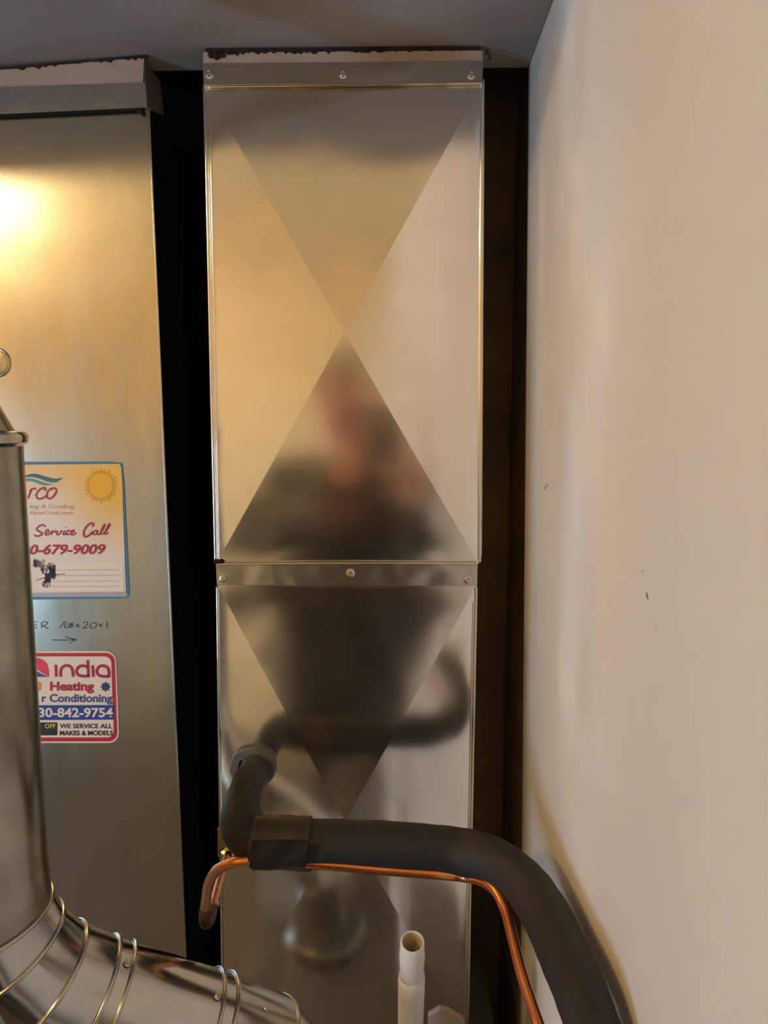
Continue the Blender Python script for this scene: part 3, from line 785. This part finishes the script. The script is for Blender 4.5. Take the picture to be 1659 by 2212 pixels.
elL, elR = (PX - .30, PY + .11, 1.20), (PX + .21, PY + .10, 1.19)
wrL, wrR = (-.105, -.100, 1.455), (.020, -.095, 1.455)
chains = [[(pel, (.21, .15)), (wai, (.235, .15)), (che, (.215, .14)), (nk0, (.075, .065)), (nk1, .055), (hd, (.07, .085)), ((hd[0], hd[1] + .01, 1.66), (.072, .088)), ((hd[0], hd[1], 1.71), (.052, .062))]]
for sh, el, wr_, sx in ((shL, elL, wrL, -1), (shR, elR, wrR, 1)):
    chains.append([(che, (.215, .14)), ((PX + sx * .10, PY + .015, 1.36), .085), (sh, .070), (el, .055), (tuple((Vector(el) * .4 + Vector(wr_) * .6)), .042), (wr_, .023)])
for sx in (-1, 1):
    hip = (PX + sx * .09, PY, .86); kn = (PX + sx * .105, PY + .03, .48); an = (PX + sx * .11, PY - .01, .09)
    chains.append([(pel, (.21, .15)), (hip, .092), (kn, .058), ((kn[0], kn[1] - .02, .33), .052), (an, .038), ((an[0], an[1] + .06, .05), .036), ((an[0], an[1] + .15, .04), .030)])
body = skin_mesh(chains)
for p in body.polygons:
    c = p.center
    hand_ = c.y > -.125 - .02 and c.z > 1.40 and abs(c.x - (-.04)) < .14
    p.material_index = 0 if (c.z > 1.475 and c.y < PY + .25) or hand_ else (1 if c.z > .93 else (3 if c.z < .10 else 2))
body_o = link_me('body', body, [SKIN, SHIRT, TROUS, SHOE], per, smooth=True)
# phone, with the lens at the camera position just in front of it
ph = thing('mobile_phone', 'black mobile phone held up in both hands by the mirrored person', 'phone', (-.026, -.013, 1.55))
box('phone_body', (-.064, -.020, 1.482), (.012, -.012, 1.632), plain('black_phone', (.03, .035, .035), .25), ph, .003)
box('camera_bump', (-.022, -.0118, 1.598), (.010, -.0095, 1.630), plain('phone_glass', (.01, .01, .012), .1), ph, .0008)
# hands: palm and five fingers each, closing on the phone's lower corners
def hand_chains(w_, sx):
    w_ = Vector(w_); palm = w_ + Vector((-sx * .004, .038, .035)); ch = []
    out = [[(tuple(w_), .023), (tuple(palm), (.034, .015))]]
    base = [Vector((sx * .018, .026, .030 - i * .019)) for i in range(4)]
    ln = [.040, .046, .042, .032]
    for i in range(4):
        b0 = palm + Vector((sx * .006, .012, .026 - i * .017))
        b1 = b0 + Vector((sx * .008, ln[i] * .55, .004)); b2 = b1 + Vector((-sx * ln[i] * .5, .010, .002)); b3 = b2 + Vector((-sx * ln[i] * .42, .001, 0))
        out.append([(tuple(palm), (.034, .015)), (tuple(b0), .0095), (tuple(b1), .0088), (tuple(b2), .0082), (tuple(b3), .0072)])
    t0 = palm + Vector((-sx * .012, -.010, .014)); t1 = t0 + Vector((-sx * .010, .012, .026)); t2 = t1 + Vector((-sx * .006, .012, .022))
    out.append([(tuple(palm), (.034, .015)), (tuple(t0), .012), (tuple(t1), .0105), (tuple(t2), .0085)])
    return out
for w_, sx in ((wrL, -1), (wrR, 1)):
    link_me('hand', skin_mesh(hand_chains(w_, sx), 2), SKIN, per, smooth=True)
# face
fx, fy, fz = hd[0], hd[1], 1.645
def blob(name, c, r, mat, sub=2):
    me = bpy.data.meshes.new(name); bm = bmesh.new(); bmesh.ops.create_icosphere(bm, subdivisions=sub, radius=1)
    for v in bm.verts: v.co = Vector((v.co.x * r[0] + c[0], v.co.y * r[1] + c[1], v.co.z * r[2] + c[2]))
    bm.to_mesh(me); bm.free(); return link_me(name, me, mat, per, smooth=True)
for sx in (-1, 1):
    blob('eye', (fx + sx * .030, fy + .086, fz), (.012, .010, .009), EYEW)
    blob('iris', (fx + sx * .030, fy + .0945, fz - .001), (.005, .003, .005), HAIR)
    blob('eyebrow', (fx + sx * .031, fy + .090, fz + .019), (.018, .006, .004), HAIR)
    blob('ear', (fx + sx * .076, fy + .005, fz - .008), (.009, .017, .030), SKIN)
lathe('nose', [(.0015, .034), (.006, .030), (.011, .012), (.015, 0), (.013, -.006), (0, -.008)], (fx, fy + .088, fz - .030), (0, .10, 1), SKIN, per, seg=16)
blob('mouth', (fx, fy + .084, fz - .058), (.024, .008, .007), LIP)
me = bpy.data.meshes.new('hair'); bm = bmesh.new(); bmesh.ops.create_icosphere(bm, subdivisions=4, radius=1)
bmesh.ops.delete(bm, geom=[v for v in bm.verts if v.co.z < .30 + .55 * v.co.y or v.co.z < -.35], context='VERTS')
for v in bm.verts:
    k = 1 + .04 * noise.noise(v.co * 9); v.co = Vector((fx + v.co.x * .083 * k, fy - .002 + v.co.y * .100 * k, fz + .005 + v.co.z * .098 * k))
bm.to_mesh(me); bm.free(); link_me('hair', me, HAIR, per, smooth=True)
